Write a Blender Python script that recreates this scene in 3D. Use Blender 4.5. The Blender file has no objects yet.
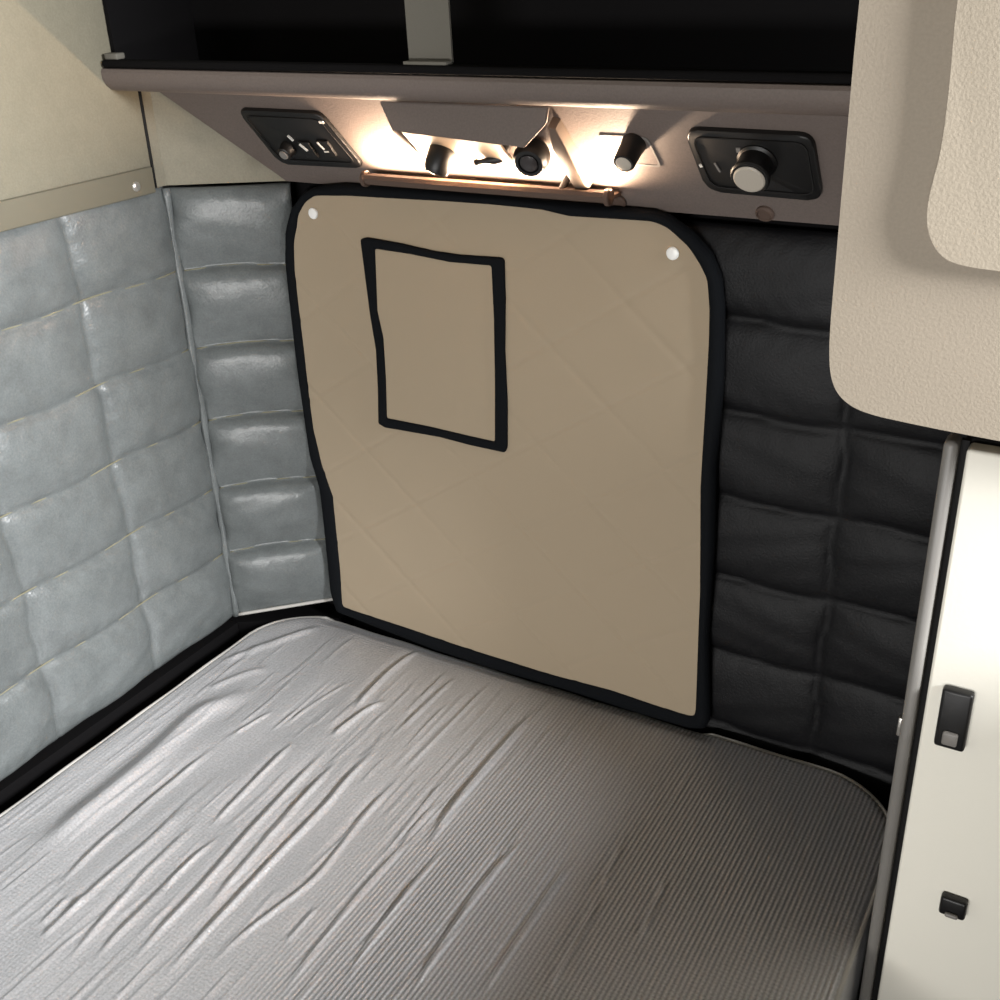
import bpy, bmesh, math, random
import numpy as np
from mathutils import Vector, Matrix

random.seed(7)
rng = np.random.default_rng(7)
SC = bpy.context.scene
COL = SC.collection

# ------------------------------------------------------------------ colours and materials
def lin(r, g, b):
    def f(c):
        c /= 255.0
        return c / 12.92 if c <= 0.04045 else ((c + 0.055) / 1.055) ** 2.4
    return (f(r), f(g), f(b), 1.0)

def mat(name, rgb, rough=0.6, spec=0.4, metal=0.0, mottle=0.0, mscale=14.0, bump=0.0, bscale=300.0,
        sheen=0.0, coat=0.0, fleck=0.0, bdist=0.0012):
    m = bpy.data.materials.new(name)
    m.use_nodes = True
    nt = m.node_tree
    b = nt.nodes['Principled BSDF']
    c = lin(*rgb)
    b.inputs['Base Color'].default_value = c
    b.inputs['Roughness'].default_value = rough
    b.inputs['Specular IOR Level'].default_value = spec
    b.inputs['Metallic'].default_value = metal
    if sheen:
        b.inputs['Sheen Weight'].default_value = sheen
        b.inputs['Sheen Roughness'].default_value = 0.4
    if coat:
        b.inputs['Coat Weight'].default_value = coat
        b.inputs['Coat Roughness'].default_value = 0.3
    tc = nt.nodes.new('ShaderNodeTexCoord')
    col = None
    if mottle:
        n = nt.nodes.new('ShaderNodeTexNoise')
        n.inputs['Scale'].default_value = mscale
        n.inputs['Detail'].default_value = 6
        n.inputs['Roughness'].default_value = 0.65
        nt.links.new(tc.outputs['Object'], n.inputs['Vector'])
        r = nt.nodes.new('ShaderNodeValToRGB')
        r.color_ramp.elements[0].position = 0.3
        r.color_ramp.elements[1].position = 0.7
        r.color_ramp.elements[0].color = tuple(x * (1 - mottle) for x in c[:3]) + (1,)
        r.color_ramp.elements[1].color = tuple(min(1, x * (1 + mottle)) for x in c[:3]) + (1,)
        nt.links.new(n.outputs['Fac'], r.inputs['Fac'])
        col = r.outputs['Color']
    if fleck:
        n = nt.nodes.new('ShaderNodeTexNoise')
        n.inputs['Scale'].default_value = 420
        n.inputs['Detail'].default_value = 3
        nt.links.new(tc.outputs['Object'], n.inputs['Vector'])
        mr = nt.nodes.new('ShaderNodeMapRange')
        mr.inputs['From Min'].default_value = 0.3
        mr.inputs['From Max'].default_value = 0.7
        mr.inputs['To Min'].default_value = 1 - fleck
        mr.inputs['To Max'].default_value = 1 + fleck
        nt.links.new(n.outputs['Fac'], mr.inputs['Value'])
        mx = nt.nodes.new('ShaderNodeMix')
        mx.data_type = 'RGBA'
        mx.blend_type = 'MULTIPLY'
        mx.inputs['Factor'].default_value = 1
        if col is not None:
            nt.links.new(col, mx.inputs['A'])
        else:
            mx.inputs['A'].default_value = c
        nt.links.new(mr.outputs['Result'], mx.inputs['B'])
        col = mx.outputs['Result']
    if col is not None:
        nt.links.new(col, b.inputs['Base Color'])
    if bump:
        n = nt.nodes.new('ShaderNodeTexNoise')
        n.inputs['Scale'].default_value = bscale
        n.inputs['Detail'].default_value = 4
        nt.links.new(tc.outputs['Object'], n.inputs['Vector'])
        bp = nt.nodes.new('ShaderNodeBump')
        bp.inputs['Strength'].default_value = bump
        bp.inputs['Distance'].default_value = bdist
        nt.links.new(n.outputs['Fac'], bp.inputs['Height'])
        nt.links.new(bp.outputs['Normal'], b.inputs['Normal'])
    return m

def emission_mat(name, rgb, strength):
    m = mat(name, rgb)
    b = m.node_tree.nodes['Principled BSDF']
    b.inputs['Emission Color'].default_value = lin(*rgb)
    b.inputs['Emission Strength'].default_value = strength
    return m

def sheet_mat():
    """grey satin ticking: fine ribs running along the bunk, slight fleck"""
    m = mat('grey_satin_sheet', (194, 193, 195), rough=0.35, spec=0.8, metal=0.35, sheen=0.08, fleck=0.16)
    nt = m.node_tree
    b = nt.nodes['Principled BSDF']
    tc = nt.nodes.new('ShaderNodeTexCoord')
    sep = nt.nodes.new('ShaderNodeSeparateXYZ')
    nt.links.new(tc.outputs['Object'], sep.inputs[0])
    w = nt.nodes.new('ShaderNodeTexWave')
    w.wave_type = 'BANDS'; w.bands_direction = 'X'
    w.inputs['Scale'].default_value = 2 * math.pi / 20 / 0.0054
    w.inputs['Distortion'].default_value = 0.25
    w.inputs['Detail'].default_value = 1
    nt.links.new(tc.outputs['Object'], w.inputs['Vector'])
    w2 = nt.nodes.new('ShaderNodeTexWave')
    w2.wave_type = 'BANDS'; w2.bands_direction = 'Y'
    w2.inputs['Scale'].default_value = 2 * math.pi / 20 / 0.005
    nt.links.new(tc.outputs['Object'], w2.inputs['Vector'])
    # the ribs are pulled flat where the cloth is stretched on the left half
    mr = nt.nodes.new('ShaderNodeMapRange')
    mr.inputs['From Min'].default_value = 0.0
    mr.inputs['From Max'].default_value = 0.12
    mr.inputs['To Min'].default_value = 0.12
    mr.inputs['To Max'].default_value = 1.0
    nt.links.new(sep.outputs['X'], mr.inputs['Value'])
    mu = nt.nodes.new('ShaderNodeMath'); mu.operation = 'MULTIPLY'
    nt.links.new(w.outputs['Fac'], mu.inputs[0]); nt.links.new(mr.outputs['Result'], mu.inputs[1])
    ma = nt.nodes.new('ShaderNodeMath'); ma.operation = 'MULTIPLY_ADD'
    ma.inputs[1].default_value = 0.15
    nt.links.new(w2.outputs['Fac'], ma.inputs[0]); nt.links.new(mu.outputs[0], ma.inputs[2])
    n = nt.nodes.new('ShaderNodeTexNoise')
    n.inputs['Scale'].default_value = 330
    n.inputs['Detail'].default_value = 3
    nt.links.new(tc.outputs['Object'], n.inputs['Vector'])
    mb = nt.nodes.new('ShaderNodeMath'); mb.operation = 'MULTIPLY_ADD'
    mb.inputs[1].default_value = 0.6
    nt.links.new(n.outputs['Fac'], mb.inputs[0]); nt.links.new(ma.outputs[0], mb.inputs[2])
    bp = nt.nodes.new('ShaderNodeBump')
    bp.inputs['Strength'].default_value = 0.8
    bp.inputs['Distance'].default_value = 0.0012
    nt.links.new(mb.outputs[0], bp.inputs['Height'])
    nt.links.new(bp.outputs['Normal'], b.inputs['Normal'])
    # woven stripe: thread colour alternates with the ribs
    src = b.inputs['Base Color'].links[0].from_socket
    mr2 = nt.nodes.new('ShaderNodeMapRange')
    mr2.inputs['To Min'].default_value = 1.04
    mr2.inputs['To Max'].default_value = 0.66
    inv = nt.nodes.new('ShaderNodeMath'); inv.operation = 'MULTIPLY'
    one = nt.nodes.new('ShaderNodeMath'); one.operation = 'SUBTRACT'
    one.inputs[0].default_value = 1.0
    nt.links.new(w.outputs['Fac'], one.inputs[1])
    nt.links.new(one.outputs[0], inv.inputs[0]); nt.links.new(mr.outputs['Result'], inv.inputs[1])
    nt.links.new(inv.outputs[0], mr2.inputs['Value'])
    mx = nt.nodes.new('ShaderNodeMix'); mx.data_type = 'RGBA'; mx.blend_type = 'MULTIPLY'
    mx.inputs['Factor'].default_value = 1
    nt.links.new(src, mx.inputs['A']); nt.links.new(mr2.outputs['Result'], mx.inputs['B'])
    nt.links.new(mx.outputs['Result'], b.inputs['Base Color'])
    return m

M = dict(
    silver=mat('silver_grey_vinyl', (97, 101, 101), 0.34, 0.5, mottle=0.16, mscale=26, bump=0.4, bscale=300, fleck=0.12),
    thread=mat('pale_thread', (124, 120, 100), 0.7, 0.2, fleck=0.1),
    black_vinyl=mat('black_vinyl', (15, 15, 17), 0.55, 0.22, mottle=0.12, bump=0.4, bscale=380, fleck=0.12),
    headliner=mat('cream_headliner', (122, 117, 102), 0.9, 0.15, mottle=0.05, mscale=60, bump=0.3, bscale=260, fleck=0.06),
    headliner2=mat('grey_headliner', (132, 127, 113), 0.9, 0.15, mottle=0.06, mscale=45, bump=0.3, bscale=260, fleck=0.06),
    rail=mat('khaki_rail', (104, 99, 85), 0.55, 0.35, bump=0.1),
    console=mat('taupe_console', (100, 90, 85), 0.6, 0.35, bump=0.25, bscale=420, fleck=0.08),
    beige_fin=mat('beige_fin', (160, 138, 116), 0.55, 0.35),
    lens=mat('dark_lens', (48, 44, 44), 0.2, 0.5),
    fin=mat('brown_fin', (92, 80, 71), 0.6, 0.3),
    bar=mat('brown_bar', (84, 69, 61), 0.7, 0.25),
    black=mat('black_plastic', (16, 15, 15), 0.45, 0.45),
    blackmat=mat('black_cloth_lining', (14, 13, 14), 0.9, 0.1),
    grey_plastic=mat('grey_plastic', (120, 116, 112), 0.45, 0.4),
    pale=mat('pale_grey_plastic', (176, 168, 156), 0.45, 0.4),
    white_mark=mat('white_marking', (210, 208, 202), 0.5, 0.3),
    chrome=mat('dull_chrome', (200, 196, 190), 0.3, 0.5, metal=0.8),
    tan=mat('tan_quilted_cloth', (160, 145, 124), 0.85, 0.15, bump=0.12, bscale=500),
    binding=mat('black_binding_tape', (15, 17, 20), 0.85, 0.1, bump=0.2, bscale=500),
    snap=mat('white_snap', (240, 240, 238), 0.35, 0.5),
    sheet=sheet_mat(),
    piping=mat('grey_piping', (176, 173, 168), 0.55, 0.4),
    mould=mat('beige_moulded_plastic', (149, 138, 123), 0.6, 0.35, bump=0.25, bscale=420, fleck=0.05),
    mould2=mat('pale_moulded_plastic', (158, 147, 131), 0.6, 0.35, bump=0.25, bscale=420, fleck=0.05),
    door=mat('cream_door', (238, 234, 222), 0.5, 0.4, bump=0.1),
    seal=mat('grey_edge_trim', (118, 115, 111), 0.45, 0.45),
    rubber=mat('black_rubber', (16, 15, 15), 0.7, 0.25),
    wood=mat('grey_board', (90, 88, 85), 0.8, 0.2, mottle=0.1),
    strap=mat('grey_webbing', (100, 97, 90), 0.8, 0.2, bump=0.3, bscale=400),
)

# ------------------------------------------------------------------ object helpers
def tag(o, label=None, cat=None, group=None, kind=None):
    if label: o['label'] = label
    if cat: o['category'] = cat
    if group: o['group'] = group
    if kind: o['kind'] = kind
    return o

def thing(name, label, cat, loc=(0, 0, 0), group=None):
    o = bpy.data.objects.new(name, None)
    o.empty_display_size = 0.03
    COL.objects.link(o)
    o.location = loc
    return tag(o, label, cat, group)

def link(name, me, m, parent=None, smooth=True):
    o = bpy.data.objects.new(name, me)
    COL.objects.link(o)
    if m: me.materials.append(m)
    if smooth is True:
        me.polygons.foreach_set('use_smooth', [True] * len(me.polygons))
    if parent:
        o.parent = parent
        if parent.type == 'EMPTY':
            o.matrix_parent_inverse = Matrix.Translation(-Vector(parent.location))
    return o

def mesh(name, verts, faces, m, parent=None, smooth=True):
    me = bpy.data.meshes.new(name)
    me.from_pydata([tuple(map(float, v)) for v in verts], [], faces)
    me.update()
    bm = bmesh.new(); bm.from_mesh(me)
    bmesh.ops.recalc_face_normals(bm, faces=bm.faces)
    bm.to_mesh(me); bm.free()
    return link(name, me, m, parent, smooth)

def from_bm(name, bm, m, parent=None, smooth_angle=None):
    bmesh.ops.recalc_face_normals(bm, faces=bm.faces)
    me = bpy.data.meshes.new(name)
    bm.to_mesh(me); bm.free()
    o = link(name, me, m, parent, smooth=False)
    if smooth_angle is not None:
        me.polygons.foreach_set('use_smooth', [True] * len(me.polygons))
        me.set_sharp_from_angle(angle=math.radians(smooth_angle))
    return o

def grid_faces(n, k, off=0, wrap=False):
    f = []
    for i in range(n - 1):
        for j in range(k if wrap else k - 1):
            j2 = (j + 1) % k
            a = off + i * k
            f.append((a + j, a + j2, a + k + j2, a + k + j))
    return f

def bm_box(bm, lo, hi, bevel=0.0, seg=3):
    r = bmesh.ops.create_cube(bm, size=1)
    vs = r['verts']
    for v in vs:
        v.co = Vector([lo[i] + (v.co[i] + 0.5) * (hi[i] - lo[i]) for i in range(3)])
    if bevel:
        es = list({e for v in vs for e in v.link_edges})
        bmesh.ops.bevel(bm, geom=es, offset=bevel, segments=seg, profile=0.5, affect='EDGES')

def box(name, lo, hi, m, parent=None, bevel=0.0):
    bm = bmesh.new()
    bm_box(bm, lo, hi, bevel)
    return from_bm(name, bm, m, parent, 40)

def resample_closed(pts, n, smooth=0):
    P = np.array(pts, float)
    Q = np.vstack([P, P[:1]])
    s = np.concatenate([[0], np.cumsum(np.hypot(*np.diff(Q, axis=0).T))])
    t = np.linspace(0, s[-1], n, endpoint=False)
    R = np.stack([np.interp(t, s, Q[:, 0]), np.interp(t, s, Q[:, 1])], 1)
    for _ in range(smooth):
        R = (np.roll(R, 1, 0) + 2 * R + np.roll(R, -1, 0)) / 4
    return R

def by_angle(pts, n, c, smooth=0):
    """closed outline sampled at even angles about c (star shaped outlines)"""
    R = resample_closed(pts, 6 * n)
    d = R - np.array(c)
    a = np.unwrap(np.arctan2(d[:, 1], d[:, 0]))
    if a[-1] < a[0]:
        R = R[::-1]; d = d[::-1]; a = np.unwrap(np.arctan2(d[:, 1], d[:, 0]))
    r = np.hypot(d[:, 0], d[:, 1])
    th = np.linspace(-math.pi, math.pi, n, endpoint=False)
    a3 = np.concatenate([a - 2 * math.pi, a, a + 2 * math.pi]); r3 = np.tile(r, 3)
    o = np.argsort(a3)
    rr = np.interp(th, a3[o], r3[o])
    for _ in range(smooth):
        rr = (np.roll(rr, 1) + 2 * rr + np.roll(rr, -1)) / 4
    return th, rr

def tube(name, path, r, m, parent=None, seg=10, closed=False):
    P = np.array(path, float)
    n = len(P)
    V = []
    up0 = np.array([0.0, 0.0, 1.0])
    for i in range(n):
        a = P[(i - 1) % n] if (closed or i > 0) else P[i]
        b = P[(i + 1) % n] if (closed or i < n - 1) else P[i]
        t = (b - a) / (np.linalg.norm(b - a) + 1e-12)
        u = up0 if abs(t @ up0) < 0.9 else np.array([1.0, 0, 0])
        e1 = np.cross(t, u); e1 /= np.linalg.norm(e1)
        e2 = np.cross(e1, t)
        for k in range(seg):
            q = 2 * math.pi * k / seg
            V.append(P[i] + r * (math.cos(q) * e1 + math.sin(q) * e2))
    F = grid_faces(n, seg, wrap=True)
    if closed:
        for j in range(seg):
            j2 = (j + 1) % seg
            F.append(((n - 1) * seg + j, (n - 1) * seg + j2, j2, j))
    else:
        F.append(tuple(range(seg))[::-1]); F.append(tuple((n - 1) * seg + j for j in range(seg)))
    return mesh(name, V, F, m, parent)

def frame_from(n):
    n = np.array(n, float); n /= np.linalg.norm(n)
    u = np.array([1.0, 0, 0]) if abs(n[0]) < 0.95 else np.array([0, 1.0, 0]); u = u - n * (u @ n); u /= np.linalg.norm(u)
    v = np.cross(n, u)
    return u, v, n

def lathe(name, origin, axis, prof, m, parent=None, seg=28, flat=35):
    """prof = [(radius, height along axis)] closed at both ends"""
    u, v, n = frame_from(axis)
    o = np.array(origin, float)
    V = []; k = len(prof)
    for (r, h) in prof:
        for j in range(seg):
            q = 2 * math.pi * j / seg
            V.append(o + n * h + r * (math.cos(q) * u + math.sin(q) * v))
    F = grid_faces(k, seg, wrap=True)
    F.append(tuple(range(seg))[::-1]); F.append(tuple((k - 1) * seg + j for j in range(seg)))
    ob = mesh(name, V, F, m, parent)
    ob.data.set_sharp_from_angle(angle=math.radians(flat))
    return ob

def slab(name, outline, place, h0, h1, m, parent=None, bevel=0.0, seg=3):
    """2-D outline extruded from height h0 to h1; place(x, y, h) -> world"""
    bm = bmesh.new()
    n = len(outline)
    lo = [bm.verts.new(tuple(map(float, place(p[0], p[1], h0)))) for p in outline]
    hi = [bm.verts.new(tuple(map(float, place(p[0], p[1], h1)))) for p in outline]
    bm.faces.new(lo[::-1]); top = bm.faces.new(hi)
    for i in range(n):
        bm.faces.new((lo[i], lo[(i + 1) % n], hi[(i + 1) % n], hi[i]))
    if bevel:
        bmesh.ops.bevel(bm, geom=list(top.edges), offset=bevel, segments=seg, profile=0.5, affect='EDGES')
    return from_bm(name, bm, m, parent, 40)

def round_poly(pts, r, seg=6):
    """round the corners of a convex polygon"""
    out = []
    n = len(pts)
    for i in range(n):
        p0 = np.array(pts[i - 1], float); p = np.array(pts[i], float); p1 = np.array(pts[(i + 1) % n], float)
        rr = r[i] if isinstance(r, (list, tuple)) else r
        d0 = (p0 - p); L0 = np.linalg.norm(d0); d0 /= L0
        d1 = (p1 - p); L1 = np.linalg.norm(d1); d1 /= L1
        k = min(rr, 0.48 * L0, 0.48 * L1)
        a = p + d0 * k; b = p + d1 * k
        for t in np.linspace(0, 1, seg):
            out.append(tuple((1 - t) ** 2 * a + 2 * t * (1 - t) * p + t * t * b))
    return out

# ---- outlines in metres on the end wall plane (x, z)
OUTER= [(-0.3132, 0.0171), (-0.3216, 0.048), (-0.3189, 0.1629), (-0.3181, 0.229), (-0.3284, 0.2749), (-0.33, 0.3399), (-0.3322, 0.4158), (-0.3311, 0.51), (-0.3305, 0.5632), (-0.3233, 0.6036), (-0.3097, 0.6318), (-0.2866, 0.6537), (-0.2677, 0.6618), (-0.2225, 0.6684), (-0.1317, 0.6699), (-0.0631, 0.6691), (0.0103, 0.6689), (0.0851, 0.6669), (0.1524, 0.6668), (0.1947, 0.6661), (0.212, 0.6617), (0.2399, 0.6449), (0.261, 0.6244), (0.2728, 0.5998), (0.2773, 0.5674), (0.2802, 0.4821), (0.2788, 0.3779), (0.282, 0.2735), (0.2811, 0.1486), (0.2891, 0.023), (0.2839, 0.007), (0.2628, 0.0), (0.1816, -0.0009), (0.0823, 0.0019), (-0.0307, -0.001), (-0.1359, 0.0008), (-0.2144, 0.0079)]
INNER= [(-0.298, 0.0313), (-0.293, 0.0943), (-0.291, 0.2202), (-0.3049, 0.2669), (-0.3139, 0.3198), (-0.3136, 0.4701), (-0.3133, 0.5488), (-0.3093, 0.5851), (-0.2958, 0.6252), (-0.2837, 0.6401), (-0.2677, 0.65), (-0.2103, 0.6532), (-0.1331, 0.6549), (-0.0639, 0.6569), (-0.0062, 0.6576), (0.0595, 0.6567), (0.0937, 0.6515), (0.1465, 0.6528), (0.195, 0.654), (0.2124, 0.649), (0.2371, 0.6302), (0.2503, 0.6126), (0.2589, 0.5983), (0.263, 0.5657), (0.2639, 0.5285), (0.2631, 0.436), (0.2622, 0.3488), (0.2685, 0.2088), (0.2699, 0.074), (0.27, 0.0236), (0.2128, 0.0246), (0.1489, 0.0275), (0.0546, 0.023), (-0.0588, 0.0246), (-0.1726, 0.0284)]
FO= [(-0.1989, 0.6025), (-0.1883, 0.6053), (-0.1383, 0.6022), (-0.0899, 0.5973), (-0.0512, 0.596), (0.0044, 0.5983), (0.0098, 0.597), (0.0093, 0.5475), (0.0061, 0.4845), (0.0071, 0.4193), (0.0046, 0.3542), (0.0014, 0.3465), (-0.0511, 0.3472), (-0.0973, 0.35), (-0.1615, 0.3485), (-0.1863, 0.3477), (-0.1969, 0.3517), (-0.1925, 0.4009), (-0.1899, 0.4573), (-0.1944, 0.5055), (-0.1968, 0.5566)]
FI= [(-0.1773, 0.5923), (-0.1243, 0.5904), (-0.0661, 0.5861), (-0.0077, 0.5876), (-0.0072, 0.5208), (-0.0092, 0.4433), (-0.0129, 0.3593), (-0.0504, 0.3601), (-0.1122, 0.3624), (-0.1816, 0.3624), (-0.1778, 0.4173), (-0.176, 0.4756), (-0.1819, 0.511)]
SNAP= [(-0.2723, 0.6285), (0.22, 0.6228)]
LPANEL= [(-0.3249, 0.1239), (-0.3105, 0.129), (-0.2064, 0.1288), (-0.1967, 0.1249), (-0.1791, 0.0677), (-0.1878, 0.0532), (-0.2005, 0.0491), (-0.3052, 0.0449), (-0.3156, 0.0524)]
RPANEL= [(0.2495, 0.1232), (0.2587, 0.1286), (0.3621, 0.1279), (0.3756, 0.1216), (0.3782, 0.0692), (0.3739, 0.0521), (0.3597, 0.0481), (0.2666, 0.0492), (0.2553, 0.0591)]
# ---- wrinkle ridges on the mattress: points (x, y), half width mm, height mm
WR= [([(-0.3202, -0.5913), (-0.3203, -0.4867), (-0.3232, -0.4078), (-0.3403, -0.2918), (-0.3041, -0.2055)], 11, 5.5), ([(-0.2551, -0.6172), (-0.2649, -0.5366), (-0.269, -0.4535), (-0.2677, -0.3267)], 3, 2.2), ([(-0.2104, -0.6677), (-0.2139, -0.5968)], 3, 1.8), ([(-0.2125, -0.6395), (-0.2146, -0.5905), (-0.215, -0.5247), (-0.2193, -0.4253)], 3.2, 2.0), ([(-0.1597, -0.6843), (-0.1666, -0.6442), (-0.183, -0.5431), (-0.189, -0.4432)], 3.2, 2.0), ([(-0.1371, -0.665), (-0.142, -0.6309), (-0.1466, -0.5542), (-0.1499, -0.5008), (-0.1484, -0.4525)], 3, 2.2), ([(-0.0997, -0.6591), (-0.1041, -0.6106), (-0.1088, -0.534), (-0.1209, -0.4379), (-0.129, -0.351), (-0.1355, -0.2577)], 3.2, 2.4), ([(-0.1689, -0.4577), (-0.1746, -0.3771), (-0.1828, -0.2778)], 3, 2.2), ([(-0.0812, -0.5629), (-0.0849, -0.5279), (-0.0955, -0.4245), (-0.1099, -0.274)], 3.2, 2.4), ([(-0.0586, -0.6576), (-0.061, -0.5536), (-0.0667, -0.4477), (-0.0686, -0.356), (-0.0761, -0.2893), (-0.0769, -0.2226)], 3.2, 2.8), ([(-0.0269, -0.6198), (-0.0251, -0.5681), (-0.0035, -0.4611), (-0.0152, -0.363), (-0.0197, -0.2598)], 2.8, 2.0), ([(0.0242, -0.5476), (0.0223, -0.4901)], 2.5, 1.5), ([(0.0614, -0.5996), (0.0564, -0.5229), (0.0517, -0.4533), (0.0541, -0.334)], 3, 1.8), ([(0.1091, -0.5643), (0.1024, -0.4936), (0.0956, -0.3964)], 2.5, 1.2), ([(0.1009, -0.5368), (0.0973, -0.442), (0.0968, -0.3483)], 2.5, 1.6), ([(0.1756, -0.5378), (0.1707, -0.46), (0.1652, -0.3943), (0.1674, -0.3323), (0.168, -0.296)], 3.2, 2.8), ([(0.2385, -0.5078), (0.237, -0.4243), (0.2355, -0.3404), (0.236, -0.2923)], 3.2, 2.6), ([(0.2947, -0.4668), (0.2908, -0.397), (0.2887, -0.3348)], 2.6, 1.6), ([(0.0796, -0.3682), (0.0713, -0.3039), (0.067, -0.2079), (0.0677, -0.1426), (0.0653, -0.0667)], 3.6, 3.2), ([(-0.0713, -0.1985), (-0.0708, -0.127), (-0.0701, -0.0608)], 2.6, 2.0), ([(-0.021, -0.2712), (-0.0198, -0.1257), (-0.0197, -0.0456)], 2.4, 1.4), ([(0.044, -0.4049), (0.0395, -0.3586), (0.0336, -0.2447)], 2.4, 1.5), ([(-0.1546, -0.1931), (-0.1612, -0.0938), (-0.1542, -0.0217)], 3.4, 3.0), ([(-0.1453, -0.2536), (-0.1386, -0.1873), (-0.1276, -0.1512)], 3.4, 2.6), ([(-0.2184, -0.2679), (-0.2109, -0.1917), (-0.1983, -0.1348)], 2.2, 1.1), ([(-0.2252, -0.2762), (-0.2227, -0.2208)], 2.0, 1.0), ([(-0.4028, -0.1953), (-0.3567, -0.104), (-0.3274, -0.0395)], 6, 2.5), ([(-0.3703, -0.2503), (-0.3427, -0.1871), (-0.3233, -0.1659)], 5, 1.8), ([(-0.2677, -0.3267), (-0.2503, -0.2427)], 2.6, 1.4), ([(0.3467, -0.3654), (0.3414, -0.2773)], 2.6, 1.3), ([(0.2819, -0.3255), (0.2753, -0.2536)], 2.4, 1.2), ([(0.0483, -0.3813), (0.0485, -0.2863)], 2.2, 1.2), ([(-0.2273, -0.6537), (-0.2327, -0.6085)], 2.5, 1.4), ([(-0.0194, -0.4696), (-0.0176, -0.3795), (-0.0214, -0.2924)], 2.2, 1.0), ([(-0.0856, -0.1295), (-0.0894, -0.057)], 2.0, 1.2), ([(0.1343, -0.1352), (0.127, -0.057)], 2, 1.0), ([(0.1645, -0.124), (0.1596, -0.0571)], 2, 1.0), ([(0.108, -0.2035), (0.1014, -0.0945)], 2, 0.9)]
WIN, FRONT, TUBE, AMB, EXPO = 172.0, 53.0, 4.6, 0.035, 0.0

# ------------------------------------------------------------------ place: metres, X along the end of the bunk,
# Y into the end wall (wall at y = 0), Z up from the top of the mattress
XL = -0.46                 # left wall
CY = -0.085                # where the left wall turns into the slanted corner
CX = -0.318                # where the slanted corner meets the end wall
ROWS = [0.004, 0.117, 0.225, 0.333, 0.441, 0.551, 0.662]

# ---- setting
tag(box('floor', (-0.6, -2.2, -0.20), (1.2, 0.06, -0.165), M['blackmat']), kind='structure')
tag(box('wall_left', (-0.56, -2.2, -0.164), (-0.482, 0.06, 1.62), M['wood']), kind='structure')
tag(box('wall_back', (-0.481, 0.022, -0.164), (1.2, 0.06, 1.62), M['blackmat']), kind='structure')
tag(box('ceiling', (-0.6, -1.0, 1.621), (1.2, 0.06, 1.66), M['headliner']), kind='structure')
tag(box('baseboard_left', (-0.481, -2.2, -0.163), (-0.455, -0.09, -0.004), M['blackmat']), kind='structure')
slab('baseboard_corner', [(-0.455, -0.088), (-0.318, -0.006), (-0.318, 0.02), (-0.48, 0.02), (-0.48, -0.088)],
     lambda x, y, h: (x, y, h), -0.163, -0.004, M['blackmat'])['kind'] = 'structure'

tag(box('light_blocker', (0.86, -1.6, -0.164), (0.90, -0.262, 0.475), M['headliner']), kind='structure')  # unseen low partition, added to shade the right side of the mattress

# ---- quilted wall panels
def quilt(name, u_seams, v_seams, u0, u1, v0, v1, place, puff, m, parent, step=0.004, wr=0.0006, seed=0, sag=0.0, droop=0.0):
    """puffed cells between seams; place(u, v, h) puts a height h on the wall"""
    r = np.random.default_rng(seed)
    us = np.linspace(u0, u1, int((u1 - u0) / step) + 1)
    vs = np.linspace(v0, v1, int((v1 - v0) / step) + 1)
    U, V = np.meshgrid(us, vs, indexing='ij')
    def cell(W, seams):
        s = np.array(seams)
        i = np.clip(np.searchsorted(s, W) - 1, 0, len(s) - 2)
        t = (W - s[i]) / (s[i + 1] - s[i])
        d = np.minimum(np.abs(W - s[i]), np.abs(s[i + 1] - W))
        return i, np.clip(t, 0, 1), d
    # seams wander a little
    Uw = U + 0.0025 * np.sin(V * 38 + seed) + 0.0015 * np.sin(V * 91 + 2 * seed)
    Vw = V + 0.0025 * np.sin(U * 33 + seed * 3) + sag * np.sin(U * 19 + seed)
    iu, tu, du = cell(Uw, u_seams)
    iv, tv, dv = cell(Vw, v_seams)
    su, sv = np.abs(2 * tu - 1), np.abs(2 * tv - 1)
    amp = 0.85 + 0.3 * r.random((40, 40))[iu, iv]
    # top edge of each cell rolls over sharply, the lower part flattens
    tv2 = tv ** (1.0 + droop)
    sv2 = np.abs(2 * tv2 - 1)
    H = puff * amp * (np.clip(1 - su ** 3.2, 0, 1) * np.clip(1 - sv2 ** 2.4, 0, 1)) ** 0.55
    # gathers running out from the seams
    g = wr * np.exp(-du / 0.02) * np.sin(V * 310 + 3 * np.sin(U * 60) + seed) + wr * np.exp(-dv / 0.02) * np.sin(U * 240 + 4 * np.sin(V * 50 + seed))
    lowf = wr * 1.4 * np.sin(U * 47 + 5 * np.sin(V * 23 + seed)) * np.sin(V * 61 + seed)
    H = H + (g + lowf) * np.clip(H / puff, 0, 1)
    # stitched groove
    H = H - 0.0012 * np.exp(-(du / 0.003) ** 2) - 0.0012 * np.exp(-(dv / 0.003) ** 2)
    P = [place(a, b, h) for a, b, h in zip(U.ravel(), V.ravel(), H.ravel())]
    n, k = U.shape
    F = grid_faces(n, k)
    # skirt and back so that the pad is solid
    rim = [i * k for i in range(n)] + [(n - 1) * k + j for j in range(1, k)] + [i * k + k - 1 for i in range(n - 2, -1, -1)] + [j for j in range(k - 2, 0, -1)]
    base = len(P)
    Ur, Vr = U.ravel(), V.ravel()
    P += [place(Ur[q], Vr[q], -0.006) for q in rim]
    L = len(rim)
    for a in range(L):
        b = (a + 1) % L
        F.append((rim[a], rim[b], base + b, base + a))
    F.append(tuple(base + a for a in range(L)))
    return mesh(name, P, F, m, parent)

def seam_line(parent, pts, r=0.0011):
    return tube('seam', pts, r, M['thread'], parent, seg=6)

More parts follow.
